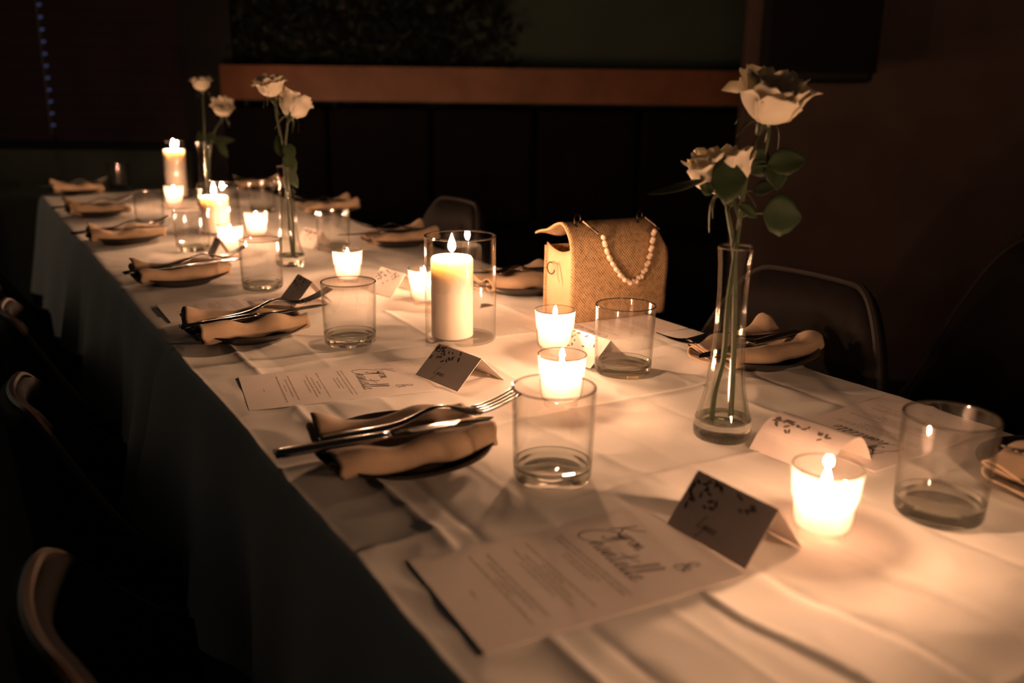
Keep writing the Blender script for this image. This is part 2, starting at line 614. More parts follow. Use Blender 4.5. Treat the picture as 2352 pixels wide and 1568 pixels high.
c1, a1 = quad_place([at(*q) for q in ((930, 1290), (1480, 1162), (1705, 1330), (1130, 1510))])
c2, a2 = quad_place([at(*q) for q in ((540, 870), (950, 827), (998, 903), (570, 946))])
FLAT += [(.372, 1.545, -.02), (.852, .598, .05), (.855, 1.12, 0), (c1.dot(NU), c1.dot(NV), a1 - YAW), (c2.dot(NU), c2.dot(NV), a2 - YAW)]
make_cloth('tablecloth', 1.24, V_END, .009, False, .34, .0002, 'white tablecloth over the far half of the table, tucked under the near one')
make_cloth('tablecloth', -.20, 1.375, .0032, True, 0, .0010, 'white creased tablecloth over the near half of the table, hem lying on top')

# ------------------------------------------------------------------ glassware
CLOTH_TOP = .0012


def shell(prof_out, th, zin):
    """closed wall of a glass: outside up, rim, inside down to zin"""
    rim_r, rim_z = prof_out[-1]
    ins = [(r - th, z) for r, z in reversed(prof_out) if z > zin]
    p = list(prof_out) + [(rim_r - th * .5, rim_z + th * .35)] + ins
    return p


def torus(R, r, n=28, k=8):
    m = MB()
    m.tube([(R * math.cos(2 * PI * i / n), R * math.sin(2 * PI * i / n), 0) for i in range(n)], r, k, closed=True)
    return m


def make_tumbler():
    r = empty('tumbler', (0, 0, 0))
    out = [(.0384, .0165), (.0388, .03), (.0393, .05), (.0398, .07), (.0403, .092)]
    m = MB(); m.lathe(shell(out, .0019, .016), 56)
    m.build('glass_wall', M['glass'], r)
    torus(.0394, .00115, 56).build('rim', M['rim'], r).location = (0, 0, .0926)
    p = [(.0001, .0012), (.030, .0010), (.0335, .0002), (.0365, .0012), (.0380, .0045), (.0384, .0165), (.0362, .0165), (.0345, .0125), (.028, .0105), (.0001, .0100)]
    m = MB(); m.lathe(p, 56)
    recalc(m.build('base', M['base'], r))
    return r


def copy_tree(o, parent=None):
    c = o.copy()
    col.objects.link(c)
    if parent: c.parent = parent
    for ch in list(o.children): copy_tree(ch, c)
    return c


TUMBLERS = [
    (at(1268, 1097), 'large clear empty tumbler in front of the lit votive, nearest the fork tines'),
    (at(805, 788), 'clear tumbler left of the big glass cylinder with the pillar candle'),
    (at(1430, 855), 'clear tumbler standing in front of the woven handbag'),
    (at(2153, 1180), 'clear tumbler at the right edge, standing before an upside-down menu'),
    (at(604, 662), 'clear tumbler in front of the middle rose vase, left side'),
    (at(445, 575), 'clear tumbler beside the third plate, in front of the squat lit cylinder'),
    (at(767, 573), 'clear tumbler right of the middle rose vase, before a far plate'),
    (at(346, 516), 'clear tumbler right of the second farthest left plate'),
    (at(276, 434), 'dim clear tumbler at the far left end beside the last plate'),
    (at(604, 486), 'blurred clear tumbler behind the middle rose vase'),
]
proto = None
for P, lb in TUMBLERS:
    if proto is None: o = proto = make_tumbler()
    else: o = copy_tree(proto)
    o.location = P + Vector((0, 0, CLOTH_TOP))
    o.rotation_euler = (0, 0, YAW)
    tag(o, lb, 'glass', 'water tumblers')


def flame_mesh(h, r):
    m = MB()
    prof = [(.0001, 0), (.45 * r, .06 * h), (.85 * r, .18 * h), (r, .30 * h), (.9 * r, .45 * h), (.62 * r, .65 * h), (.3 * r, .84 * h), (.0001, h)]
    m.lathe(prof, 10)
    return m


def wick_and_flame(parent, z, h=.026, r=.0042, x=0, y=0, lift=.0055):
    m = MB(); m.tube([(x, y, z - .004), (x + .0004, y, z + .003), (x + .0012, y, z + lift + .002)], .0008, 6)
    m.build('wick', M['wick'], parent)
    fl = flame_mesh(h, r).build('flame', M['flame'], parent)
    fl.location = (x, y, z + lift)
    return fl


def make_votive():
    r = empty('votive_candle', (0, 0, 0))
    out = [(.0205, .0085), (.0240, .0115), (.0256, .018), (.0269, .035), (.0282, .052), (.0294, .0640)]
    m = MB(); m.lathe(shell(out, .0015, .0095), 44); m.build('glass_cup', M['cup'], r)
    torus(.0287, .0009, 44).build('rim', M['rim'], r).location = (0, 0, .0645)
    p = [(.0001, .0010), (.017, .0008), (.0192, .0003), (.0203, .002), (.0205, .0085), (.0190, .0098), (.0001, .0096)]
    m = MB(); m.lathe(p, 44); recalc(m.build('base', M['cup'], r))
    w = [(.0001, .0103), (.0185, .0104), (.0220, .0130), (.0236, .0185), (.0247, .035), (.0251, .0392), (.0243, .0400), (.015, .0400), (.0001, .0395)]
    m = MB(); m.lathe(w, 36); wx = recalc(m.build('wax', M['pinkwax'], r))
    wick_and_flame(wx, .0395, .0180, .0038, lift=.0075)
    return r


VOTIVES = [
    (at(1884, 1236), 'brightest lit votive in clear glass beside the dark place card, nearest the camera'),
    (at(1288, 934), 'lit votive in clear glass seen through the rim of the nearest tumbler'),
    (at(1273, 812), 'lit votive in clear glass at the foot of the handbag'),
    (at(976, 700), 'lit votive partly hidden behind the left wall of the big glass cylinder'),
    (at(800, 650), 'lit votive directly behind the rim of the second left tumbler'),
    (at(532, 582), 'lit votive at the tip of the fork on the third left plate'),
    (at(591, 546), 'lit votive just left of the middle rose vase'),
    (at(402, 474), 'lit pink votive in front of the farthest tall pillar candle'),
]
proto = None
for i, (P, lb) in enumerate(VOTIVES):
    if proto is None: o = proto = make_votive()
    else: o = copy_tree(proto)
    o.location = P + Vector((0, 0, CLOTH_TOP))
    o.rotation_euler = (0, 0, 1.1 * i)
    tag(o, lb, 'candle', 'votive candles')


def hurricane(P, R, H, label):
    r = empty('glass_cylinder', P + Vector((0, 0, CLOTH_TOP)))
    out = [(R - .002, .0005), (R, .003), (R, H * .5), (R, H)]
    m = MB(); m.lathe(shell(out, .0022, .008), 64); m.build('glass_wall', M['glass'], r)
    torus(R - .0011, .0013, 64).build('rim', M['rim'], r).location = (0, 0, H + .0005)
    m = MB(); m.lathe([(.0001, .0006), (R - .0026, .0006), (R - .0026, .0050), (.0001, .0050)], 64)
    recalc(m.build('base', M['clearcup'], r))
    tag(r, label, 'glass cylinder', 'glass cylinders around the pillar candles')
    return r


def pillar(P, R, H, label, fh=.029):
    r = empty('pillar_candle', P + Vector((0, 0, CLOTH_TOP + .0055)))
    prof = [(.0001, 0), (R - .002, 0), (R, .002), (R, H * .5), (R, H - .004), (R - .0025, H - .0005), (R * .75, H - .0005), (R * .4, H - .001), (.0001, H - .001)]
    m = MB(); m.lathe(prof, 48); wx = recalc(m.build('wax', M['wax'], r))
    wick_and_flame(wx, H - .001, fh, .0060, lift=.0065)
    tag(r, label, 'candle', 'ivory pillar candles')
    return r


H1 = at(1058, 779)
hurricane(H1, .0535, .157, 'tall clear glass cylinder around the big pillar candle at mid-table')
pillar(at(1039, 780), .0315, .122, 'thick ivory pillar candle burning in the nearest glass cylinder')
H4 = T(.600, .160)
hurricane(H4, .0535, .157, 'glass cylinder just beyond the lower right corner of the picture')
pillar(H4, .0315, .120, 'ivory pillar candle just beyond the lower right corner of the picture')
H2 = at(508, 537)
hurricane(H2, .0515, .128, 'squat glass cylinder around the bright candle at the far middle')
pillar(at(498, 537), .0345, .092, 'bright ivory pillar candle in the squat far glass cylinder')
H3 = at(412, 454)
hurricane(H3, .0430, .190, 'tallest glass cylinder at the far end of the table')
pillar(at(408, 454), .0355, .158, 'tall ivory pillar candle at the far end of the table')


# ------------------------------------------------------------------ roses in bud vases
def make_vase(P, label, water=.158, H=.209):
    r = empty('bud_vase', P + Vector((0, 0, CLOTH_TOP)))
    k = H / .209
    out = [(.0305, .022 * k), (.0270, .032 * k), (.0215, .055 * k), (.0178, .090 * k), (.0160, .130 * k), (.0158, .165 * k), (.0170, .192 * k), (.0188, H)]
    m = MB(); m.lathe(shell(out, .0024, .021 * k), 48); m.build('glass_wall', M['glass'], r)
    torus(.0176, .0014, 44).build('rim', M['rim'], r).location = (0, 0, H + .0005)
    p = [(.0001, .0012), (.024, .0010), (.0285, .0002), (.0308, .003), (.0318, .010), (.0305, .022 * k), (.0280, .022 * k), (.024, .0195 * k), (.0001, .0185 * k)]
    m = MB(); m.lathe(p, 48); recalc(m.build('base', M['base'], r))
    w = [(.0001, .0200 * k), (.0235, .0205 * k), (.0243, .033 * k), (.0188, .055 * k), (.0150, .090 * k), (.0132, .130 * k), (.0130, water * k), (.0001, water * k)]
    m = MB(); m.lathe(w, 32); recalc(m.build('water', M['water'], r))
    tag(r, label, 'vase', 'glass bud vases')
    return r


PETAL_CACHE = {}


def petal_mb(R, Tp, H, A, curl, seed, point=.12):
    m = MB()
    rn = random.Random(seed)
    ph = rn.random() * 6

    def fn(a, b):
        s = 2 * a - 1
        t = b
        ed = 1 - .30 * abs(s) ** 3 + point * (1 - abs(s)) ** 2 + .035 * math.sin(s * 6 + ph) * (t ** 2)
        tt = t * ed
        # radial profile: cup that swells, then closes or flares to Tp
        rr = .004 + (R - .004) * math.sin(min(1, tt / .55) * PI / 2) + (Tp - R) * sstep(.45, 1.05, tt)
        z = H * (tt ** 1.15)
        c = max(0, tt - .72)
        rr += curl * (c / .3) ** 2
        z -= curl * .8 * (c / .3) ** 2.4 + abs(s) ** 2 * curl * .3 * (t ** 3)
        wdt = A * (.35 + .75 * math.sin(min(1, tt * 1.25) * PI / 2)) * (1 - .10 * t)
        ang = s * wdt
        rr *= 1 + .10 * noise.noise(Vector((s * 1.7 + seed, t * 2.3, seed * 1.7)))
        rr += .0034 * math.sin(s * 7 + ph) * t ** 3
        z += .0022 * math.sin(s * 11 + 2 * ph) * t ** 4
        return Vector((rr * math.cos(ang), rr * math.sin(ang), z))
    m.grid(fn, 11, 10)
    return m


def rose_head(parent, P, axis, size, openness, seed, spin=0.0):
    """petals, calyx and sepals at P; axis is the way the flower faces; all in parent's frame"""
    q = Vector(axis).normalized().to_track_quat('Z', 'Y').to_matrix().to_4x4()
    L = Matrix.Translation(P) @ q @ Matrix.Rotation(spin, 4, 'Z') @ Matrix.Scale(size, 4)
    rn = random.Random(seed)
    o_ = openness
    layers = [(3, .0090, .0065, .034, 1.25, .000), (4, .0150, .0135, .038, 1.05, .001), (5, .0205, .0200 + .002 * o_, .043, .86, .002),
              (5, .0255, .0255 + .002 * o_, .046, .86, .0030), (5, .0285, .0285 + .004 * o_, .044, .84, .0055)]
    if o_ > .7: layers = layers[:1] + layers[2:]
    k = 0
    for li, (n, R, Tp, H, A, cu) in enumerate(layers):
        for i in range(n):
            m = petal_mb(R, Tp, H * (.92 + .16 * rn.random()), A, cu * (.6 + .9 * rn.random()), seed * 31 + k, .04 + (.05 if rn.random() < .7 else .16))
            Rz = Matrix.Rotation(2 * PI * (i + .37 * li) / n + .25 * rn.random(), 4, 'Z')
            m.v = [tuple(L @ (Rz @ Vector(p))) for p in m.v]
            m.build('petal', M['petal'], parent, solid=.0005)
            k += 1
    # calyx
    m = MB(); m.lathe([(.0001, -.016), (.0030, -.014), (.0052, -.006), (.0058, .000), (.0045, .004)], 12)
    m.v = [tuple(L @ Vector(p)) for p in m.v]
    m.build('calyx', M['stem'], parent)
    for i in range(5):
        a = 2 * PI * i / 5 + rn.random() * .6
        dr = .4 + .8 * rn.random()
        m = MB()

        def fn(x, t, a=a, dr=dr):
            s = (2 * x - 1) * .0038 * math.sin(PI * min(1, .15 + .85 * (1 - t)) * .98) * (1 - t * .7)
            r0 = .005 + .030 * t * (1 - .25 * t)
            z = -.002 + .006 * math.sin(PI * t) - .030 * dr * t * t
            return Vector((r0 * math.cos(a) - s * math.sin(a), r0 * math.sin(a) + s * math.cos(a), z))
        m.grid(fn, 4, 8)
        m.v = [tuple(L @ Vector(p)) for p in m.v]
        m.build('sepal', M['stem'], parent, solid=.0004)


def leaf(parent, p0, p1, width, normal, fold=.25, droop=.15):
    """one leaf from p0 (stalk end) to p1 (tip)"""
    p0, p1 = Vector(p0), Vector(p1)
    d = p1 - p0
    Ln = d.length
    t_ = d.normalized()
    nrm = (Vector(normal) - t_ * Vector(normal).dot(t_)).normalized()
    sd = t_.cross(nrm)
    m = MB()

    def fn(a, b):
        s = 2 * a - 1
        wv = width * .5 * (math.sin(PI * b ** .80) ** .85 if 0 < b < 1 else 0)
        wv *= 1 + .05 * math.sin(b * 44)
        return p0 + t_ * Ln * b + sd * s * wv + nrm * (abs(s) * wv * fold - droop * Ln * (b - .5) ** 2 + droop * Ln * .25)
    m.grid(fn, 7, 12)
    return m.build('leaf', M['leaf'], parent, solid=.0004)


def rose(P, stem_px, head_px, axis, size, openness, seed, leaves, label, spin=0.0, depth_head=0.0):
    """P vase foot on the cloth; stem points are pixels on the upright plane through P"""
    r = empty('rose', P + Vector((0, 0, CLOTH_TOP)))
    off = r.location

    def loc(px, dy=0.0):
        return upright(P + Vector((0, dy, 0)), px[0], px[1]) - off
    head = loc(head_px, depth_head)
    ax = Vector(axis).normalized()
    pts = [loc(q[:2], q[2] if len(q) > 2 else 0) for q in stem_px] + [head - ax * .016 * size]
    st = spline(pts, 6)
    m = MB(); n_ = len(st)
    m.tube(st, [.0032 - .0010 * i / n_ for i in range(n_)], 8)
    m.build('stem', M['stem'], r)
    rose_head(r, head, ax, size, openness, seed, spin)
    for a, b, w, nrm, *rest in leaves:
        leaf(r, loc(a[:2], a[2] if len(a) > 2 else 0), loc(b[:2], b[2] if len(b) > 2 else 0), w, nrm, *rest)
    # leaf stalks
    m = MB(); any_ = False
    for a, b, w, nrm, *rest in leaves:
        pa = loc(a[:2], a[2] if len(a) > 2 else 0)
        near = min(st, key=lambda q: (q - pa).length + (0.03 if q.z > pa.z else 0))
        if (near - pa).length > .004:
            m.tube([near, (near + pa) / 2 + Vector((0, 0, .002)), pa], .0008, 6); any_ = True
    if any_: m.build('stalk', M['stem'], r)
    tag(r, label, 'flower', 'cream roses in the bud vases')
    return r


VA = at(1657, 1003)
make_vase(VA, 'tall slender glass bud vase nearest the camera holding two cream roses')
BK = (0, -1, .3)
rose(VA, [(1634, 968), (1642, 900), (1662, 820, -.004), (1672, 700, -.004), (1686, 600, -.003), (1700, 500), (1712, 420), (1732, 340)],
     (1752, 280), (.16, -.50, 1), .98, 1.0, 3, [
         ((1716, 395, .01), (1762, 345, .02), .034, (.3, -1, .2)),
         ((1762, 380, .01), (1852, 368, .012), .030, (.1, -.9, .5), .2, .25),
         ((1775, 372, .02), (1786, 438, .004), .026, (.1, -1, .4)),
         ((1730, 440, -.002), (1780, 432, -.01), .022, (.1, -.7, .8)),
         ((1752, 490, .0), (1842, 500, .0), .044, (-.1, -1, .35), .12, .1),
     ], 'larger fully open cream rose, upper one in the nearest vase', spin=.4, depth_head=.0)
rose(VA, [(1678, 955, .004), (1682, 880, .006), (1686, 780, .005), (1688, 640, .004), (1684, 560, .002), (1676, 510), (1671, 480)],
     (1668, 446), (-.26, -.02, 1), 1.0, .6, 8, [
         ((1622, 412, -.01), (1482, 446, -.01), .020, (.1, -.25, 1), .3, -.25),
         ((1632, 420, -.028), (1716, 408, -.030), .046, (0, -1, .45), .1, .1),
         ((1640, 440, -.02), (1606, 426, -.02), .014, (0, -1, .3)),
         ((1697, 470, -.004), (1738, 502, -.008), .014, (.2, -.8, .5)),
     ], 'smaller cream rose seen from below, lower one in the nearest vase', spin=1.0, depth_head=.006)

VB = at(668, 609)
make_vase(VB, 'slim glass bud vase at mid-table left with two cream roses')
rose(VB, [(672, 590), (662, 500), (655, 400), (648, 330), (636, 270), (632, 240)], (626, 222), (-.08, -.25, 1), .88, .9, 12, [
    ((650, 360), (636, 310, .01), .026, (-.4, -1, .2)),
    ((660, 350), (672, 410, -.01), .030, (.4, -1, .2))],
     'wide open cream rose, higher one in the middle vase', spin=.2)
rose(VB, [(676, 592), (672, 500), (662, 420), (656, 340), (660, 290)], (666, 268), (.22, .45, .75), .98, .4, 15, [
    ((658, 385), (684, 432), .024, (.2, -1, .2)),
    ((655, 330), (674, 368, -.01), .028, (.3, -1, .4))],
     'round cream rose turned away, lower one in the middle vase', spin=.9)

VC = at(477, 474)
make_vase(VC, 'dim bud vase at the far end beside the tallest candle', H=.204)
rose(VC, [(478, 460), (474, 400), (471, 330), (468, 260), (466, 225)], (466, 208), (-.05, -.2, 1), .86, .6, 21, [
    ((472, 310), (500, 322, -.01), .030, (.2, -1, .4)),
    ((470, 330), (455, 300, .01), .028, (-.2, -1, .4))],
     'small cream rose at the far left, higher one in the far vase', spin=.5)
rose(VC, [(481, 460), (480, 400), (484, 340), (494, 300), (506, 280)], (511, 262), (.25, -.55, .7), .98, .5, 23, [
    ((486, 325), (540, 322, .0), .028, (.1, -1, .5)),
    ((500, 325), (524, 362, -.01), .026, (.3, -1, .3))],
     'drooping cream rose, lower one in the far vase', spin=.2)


# ------------------------------------------------------------------ place settings
def make_plate():
    r = empty('plate', (0, 0, 0))
    p = [(.0001, .0020), (.045, .0018), (.048, .0002), (.052, .0004), (.056, .0040), (.078, .0130), (.0900, .0195), (.0912, .0210), (.0900, .0216), (.077, .0155), (.055, .0072), (.045, .0056), (.0001, .0054)]
    m = MB(); m.lathe(p, 56)
    o = recalc(m.build('dish', M['plate'], r))
    return r


def napkin_mb(seed, flip=1):
    """linen folded in thirds lengthwise, along x, sagging where the cutlery lies"""
    rn = random.Random(seed)
    ph = rn.random() * 6
    # cross-section of the folded strip: (y, z)
    prof = [(-.020, .0022), (.010, .0012), (.040, .0016), (.0500, .0050), (.0515, .0105), (.0470, .0150), (.036, .0135), (.020, .0085), (.004, .0070),
            (.010, .0120), (.030, .0175), (.044, .0195), (.0490, .0225), (.0440, .0260), (.030, .0245), (.012, .0185), (-.004, .0150), (-.018, .0180), (-.030, .0245),
            (-.042, .0270), (-.052, .0225), (-.0560, .0140), (-.0530, .0065), (-.044, .0030), (-.034, .0045), (-.029, .0100), (-.034, .0160), (-.043, .0165)]
    prof = spline([(a, b, 0) for a, b in prof], 4)
    m = MB()

    def fn(a, b):
        x = -.083 + .166 * a
        q = prof[min(len(prof) - 1, int(round(b * (len(prof) - 1))))]
        y, z = q.x * 1.08, q.y
        s = x / .083
        sag = .40 * math.exp(-((x + .010) / .030) ** 2) * (.4 + .6 * math.exp(-(y / .030) ** 2))
        sw = 1.0 + .16 * s * math.sin(ph + 1)
        kx = sstep(.025, .083, x)
        y *= 1 - .22 * kx
        z *= 1 - .30 * kx
        zz = z * 1.18 * sw * (1 - sag) + .0022 * noise.noise(Vector((x * 26 + seed, y * 26, z * 50)))
        yy = y * (1 - .10 * math.exp(-((x + .010) / .035) ** 2)) + .005 * s * s * math.sin(ph) + .0035 * noise.noise(Vector((x * 18, z * 70, seed)))
        xx = x * (1 + .03 * math.sin(y * 30 + ph + z * 90)) + .0020 * math.sin(z * 330 + ph)
        zz += .009 * math.exp(-((x + .080) / .018) ** 2) * sstep(.005, .035, y)      # one end stands up
        zz += .0020 * math.sin(x * 95 + ph) * sstep(.0, .02, -y)                    # lumps of the near roll
        # lie in the hollow of the plate: ends ride up the rim
        zz += .003 * max(0, abs(x) - .05) / .035
        return Vector((xx, yy * flip, max(zz, .0006)))
    m.grid(fn, 40, len(prof))
    return m


def fork_parts(r):
    def z_at(x):
        # handle, arched neck, bowl, tines turned up
        return (.0015 + .0125 * math.exp(-((x - .018) / .030) ** 2) + .0135 * max(0, (x - .055) / .05) ** 1.5)

    def w_at(x):
        if x < .03: return .0100 - .0062 * sstep(-.085, .022, x)
        return .0038 + .0090 * sstep(.030, .056, x)
    m = MB()
    m.grid(lambda a, b: Vector(((lambda x: (x, (2 * a - 1) * w_at(x) * (1 if x > -.098 else math.sqrt(max(.05, 1 - ((-.098 - x) / .008) ** 2))), z_at(x) + .0016 * (1 - (2 * a - 1) ** 2)))(-.105 + .167 * b))), 7, 36)
    m.build('handle', M['steel'], r, solid=.0018, angle=180)
    for i in range(4):
        y0 = -.0102 + i * .0068
        m = MB()
        m.grid(lambda a, b: Vector((lambda x: (x, y0 + (2 * a - 1) * (.0020 - .0008 * b), z_at(x) + .0008))(.060 + .049 * b)), 3, 10)
        m.build('tine', M['steel'], r, solid=.0019, angle=60)


def knife_parts(r):
    m = MB()
    m.grid(lambda a, b: Vector((-.112 + .112 * b, (2 * a - 1) * (.0088 - .0020 * b) * (1 if b > .05 else .75 + 5 * b), .0030 + .0018 * (1 - (2 * a - 1) ** 2))), 6, 14)
    m.build('handle', M['steel'], r, solid=.0040, angle=180)
    m = MB()

    def fb(a, b):
        up = .0080 * (1 - max(0, (b - .72) / .28) ** 2.2)
        lo = -.0095 * (1 - max(0, (b - .80) / .20) ** 2.6) * (.7 + .3 * min(1, b * 6))
        return Vector((.113 * b, lo + (up - lo) * a, .0032))
    m.grid(fb, 4, 18)
    m.build('blade', M['steel'], r, solid=.0012, angle=30)


plate_p = make_plate()
fork_p = empty('fork', (0, 0, 0)); fork_parts(fork_p)
knife_p = empty('knife', (0, 0, 0)); knife_parts(knife_p)
used = set()


def inst(pr):
    if pr.name in used: return copy_tree(pr)
    used.add(pr.name)
    return pr


def setting(P, rz, seed, where, fork=(-.006, .006, 0.05), knife=(-.012, -.020, -.03), tilt=.05):
    """plate, napkin, fork and knife; local x points from the diner to the table's middle"""
    R = Matrix.Rotation(rz, 4, 'Z')
    base = P + Vector((0, 0, CLOTH_TOP))
    o = inst(plate_p); o.location = base; o.rotation_euler = (0, 0, rz)
    tag(o, 'round dark stoneware plate ' + where, 'plate', 'dark side plates')
    n = napkin_mb(seed, 1 if seed < 7 else -1).build('napkin', M['napkin'], None, solid=.0016, angle=180)
    n.location = base + Vector((0, 0, .0072)); n.rotation_euler = (0, 0, rz)
    tag(n, 'folded tan linen napkin on the plate ' + where, 'napkin', 'tan linen napkins')
    for pr, (x, y, a), z, nm, tl in ((fork_p, fork, .0345, 'steel fork', tilt), (knife_p, knife, .0315, 'steel knife', tilt * .5)):
        o = inst(pr)
        o.location = base + R @ Vector((x, y, z))
        o.rotation_euler = (0, -tl, rz + a)
        tag(o, nm + ' laid across the napkin ' + where, nm.split()[1], nm.split()[1] + 's on the napkins')


setting(at(930, 1058), YAW - .06, 1, 'nearest the camera on the left', fork=(.020, .004, -.04), knife=(-.020, -.012, -.03), tilt=.03)
setting(at(570, 775), YAW + .02, 2, 'second from the camera on the left', fork=(.030, .008, .03), knife=(.012, -.012, .02), tilt=.07)
setting(at(418, 650), YAW + .05, 3, 'third from the camera on the left', fork=(.026, .012, .06), knife=(.005, -.012, .02), tilt=.06)
setting(at(292, 557), YAW, 4, 'fourth from the camera on the left', fork=(.00, .012, .06))
setting(at(227, 496), YAW + .03, 5, 'fifth from the camera on the left')
setting(at(180, 446), YAW - .02, 6, 'farthest of all on the left')
setting(at(1728, 832), YAW + PI + .08, 7, 'behind the nearest rose vase on the right', fork=(.045, -.012, -.20), knife=(.030, .018, .09), tilt=.02)
setting(at(1192, 668), YAW + PI, 8, 'half hidden behind the handbag')
setting(at(915, 563), YAW + PI, 9, 'behind the big glass cylinder on the right', fork=(-.01, -.02, -.1), knife=(.05, .016, .04), tilt=.05)
setting(at(752, 490), YAW + PI, 10, 'right of the middle rose vase, far right side')
setting(at(600, 436), YAW + PI, 11, 'farthest on the right, behind the squat cylinder')
setting(at(2475, 1128), YAW + PI - .1, 12, 'cut off by the right edge of the picture', fork=(-.02, -.012, 0), knife=(.012, .030, .02), tilt=0)


# ------------------------------------------------------------------ menus and place cards
GLYPH = {
    'K': (.62, [[(.20, 1.0), (.14, .5), (.04, -.05)], [(.70, 1.02), (.45, .72), (.14, .46), (.30, .34), (.50, .05), (.72, -.06), (.80, .02)]]),
    'y': (.34, [[(.0, .36), (.03, .10), (.12, .04), (.24, .34), (.22, .05), (.06, -.50), (-.10, -.62), (-.14, -.5)]]),
    'r': (.24, [[(.0, .0), (.06, .34), (.09, .26), (.20, .33)]]),
    'o': (.28, [[(.14, .34), (.03, .22), (.04, .04), (.15, .0), (.24, .14), (.20, .30), (.12, .34), (.28, .30)]]),
    'n': (.34, [[(.0, .34), (.02, .0), (.08, .26), (.18, .34), (.20, .04), (.26, .0), (.34, .1)]]),
    '&': (.60, [[(.58, .05), (.38, .22), (.14, .62), (.22, .88), (.36, .74), (.10, .20), (.16, .0), (.36, .06), (.50, .40)], [(.04, .36), (.5, .42)]]),
    'C': (.72, [[(.62, .78), (.66, .98), (.46, 1.12), (.14, .82), (.0, .34), (.12, .0), (.42, -.04), (.72, .22)]]),
    'h': (.36, [[(.10, 1.12), (.05, .5), (.0, .0), (.08, .24), (.19, .34), (.22, .04), (.28, .0), (.36, .08)]]),
    'a': (.34, [[(.22, .32), (.10, .36), (.02, .16), (.10, .0), (.22, .26), (.24, .04), (.34, .06)]]),
    't': (.28, [[(.12, .90), (.06, .3), (.08, .02), (.20, .04), (.28, .12)], [(-.18, .52), (.10, .60), (.46, .72)]]),
    'e': (.28, [[(.03, .16), (.16, .24), (.18, .34), (.08, .32), (.03, .12), (.10, .0), (.28, .10)]]),
    'l': (.24, [[(.0, .06), (.14, .60), (.20, 1.12), (.12, 1.08), (.06, .4), (.08, .0), (.24, .10)]]),
    'L': (.46, [[(.30, 1.0), (.12, .5), (.02, .02), (.2, .06), (.46, .0)]]),
}


def ribbon(m, pts, w, zf):
    pts = [Vector(p) for p in pts]
    vs = []
    for i, p in enumerate(pts):
        t = (pts[min(i + 1, len(pts) - 1)] - pts[max(i - 1, 0)])
        if t.length < 1e-9: t = Vector((1, 0, 0))
        t.normalize()
        nn = Vector((-t.y, t.x, 0))
        k = w * (.62 + .5 * abs(t.y))
        for s_ in (-.5, .5):
            q = p + nn * k * s_
            vs.append((q.x, q.y, zf(q.x, q.y)))
    m.add(vs, [(2 * i, 2 * i + 1, 2 * i + 3, 2 * i + 2) for i in range(len(pts) - 1)])


def script(m, text, x, y, size, w, zf, slant=.12, rise=0.0):
    for ch in text:
        if ch == ' ':
            x += .3 * size
            continue
        adv, strokes = GLYPH[ch]
        for st in strokes:
            ribbon(m, spline([(x + (a + slant * b) * size, y + b * size, 0) for a, b in st], 6), w, zf)
        x += adv * size
        y += rise * size


MW, ML = .139, .227


def menu(P, rz, label, bend=.0, seed=0):
    """local x reads along the short side, y towards the top of the page"""
    r = empty('menu_card', P + Vector((0, 0, .0014)), rz)

    def zf0(x, y):
        return bend * ((y / ML * 2) ** 2 * .6 + (x / MW * 2) ** 2 * .3)
    m = MB()
    m.grid(lambda a, b: Vector((-MW / 2 + MW * a, -ML / 2 + ML * b, zf0(-MW / 2 + MW * a, -ML / 2 + ML * b))), 8, 12)
    m.build('sheet', M['paper'], r, smooth=False, solid=.0006)
    zf = lambda x, y: zf0(x, y) + .00055
    m = MB()
    script(m, 'Kyron', -.044, ML / 2 - .052, .0235, .0011, zf, rise=-.02)
    script(m, '&', .030, ML / 2 - .043, .0235, .0010, zf)
    script(m, 'Chantelle', -.050, ML / 2 - .082, .0285, .0011, zf, rise=-.012)
    m.build('lettering', M['ink'], r, smooth=False)
    m = MB()
    rn = random.Random(40 + seed)
    for f, wd_ in ((.57, .92), (.547, .86), (.522, .42), (.502, .38), (.425, .90), (.404, .28), (.383, .62), (.362, .80), (.340, .46), (.262, .86), (.240, .64), (.219, .24), (.198, .90), (.105, .10)):
        y = -ML / 2 + f * ML
        x = -MW * .42 * wd_
        xe = -x
        while x < xe:
            wl_ = rn.randint(2, 8)
            for c in range(wl_):
                if x > xe: break
                hh = .0013 if rn.random() < .7 else .0021
                vs = [(x, y), (x + .0005, y), (x + .0005, y + hh), (x, y + hh), (x, y + hh * rn.random() * .8), (x + .0010, y + hh * rn.random() * .7)]
                m.add([(a, b, zf(a, b)) for a, b in vs[:4]], [(0, 1, 2, 3)])
                yy = y + .0011 * rn.random()
                m.add([(a, b, zf(a, b)) for a, b in ((x, yy), (x + .0011, yy), (x + .0011, yy + .00035), (x, yy + .00035))], [(0, 1, 2, 3)])
                x += .00135
            x += .0011
    m.build('small_print', M['faint'], r, smooth=False)
    tag(r, label, 'menu', 'printed menus')
    return r


menu(c1, a1 - PI / 2, 'large printed menu nearest the camera, a dark place card on its corner', bend=.0007, seed=1)
menu(c2, a2 - PI / 2, 'printed menu behind the nearest left plate, second from the camera', bend=.0007, seed=2)
menu(T(.372, 1.545, 0), YAW - PI / 2 - .02, 'printed menu behind the second left plate', bend=.001, seed=3)
menu(T(.852, .598, 0), YAW + PI / 2 + .05, 'upside-down printed menu behind the tumbler at the right edge', bend=.001, seed=4)
menu(T(.855, 1.12, 0), YAW + PI / 2, 'printed menu under the shadow of the handbag, behind a tumbler', bend=.001, seed=5)


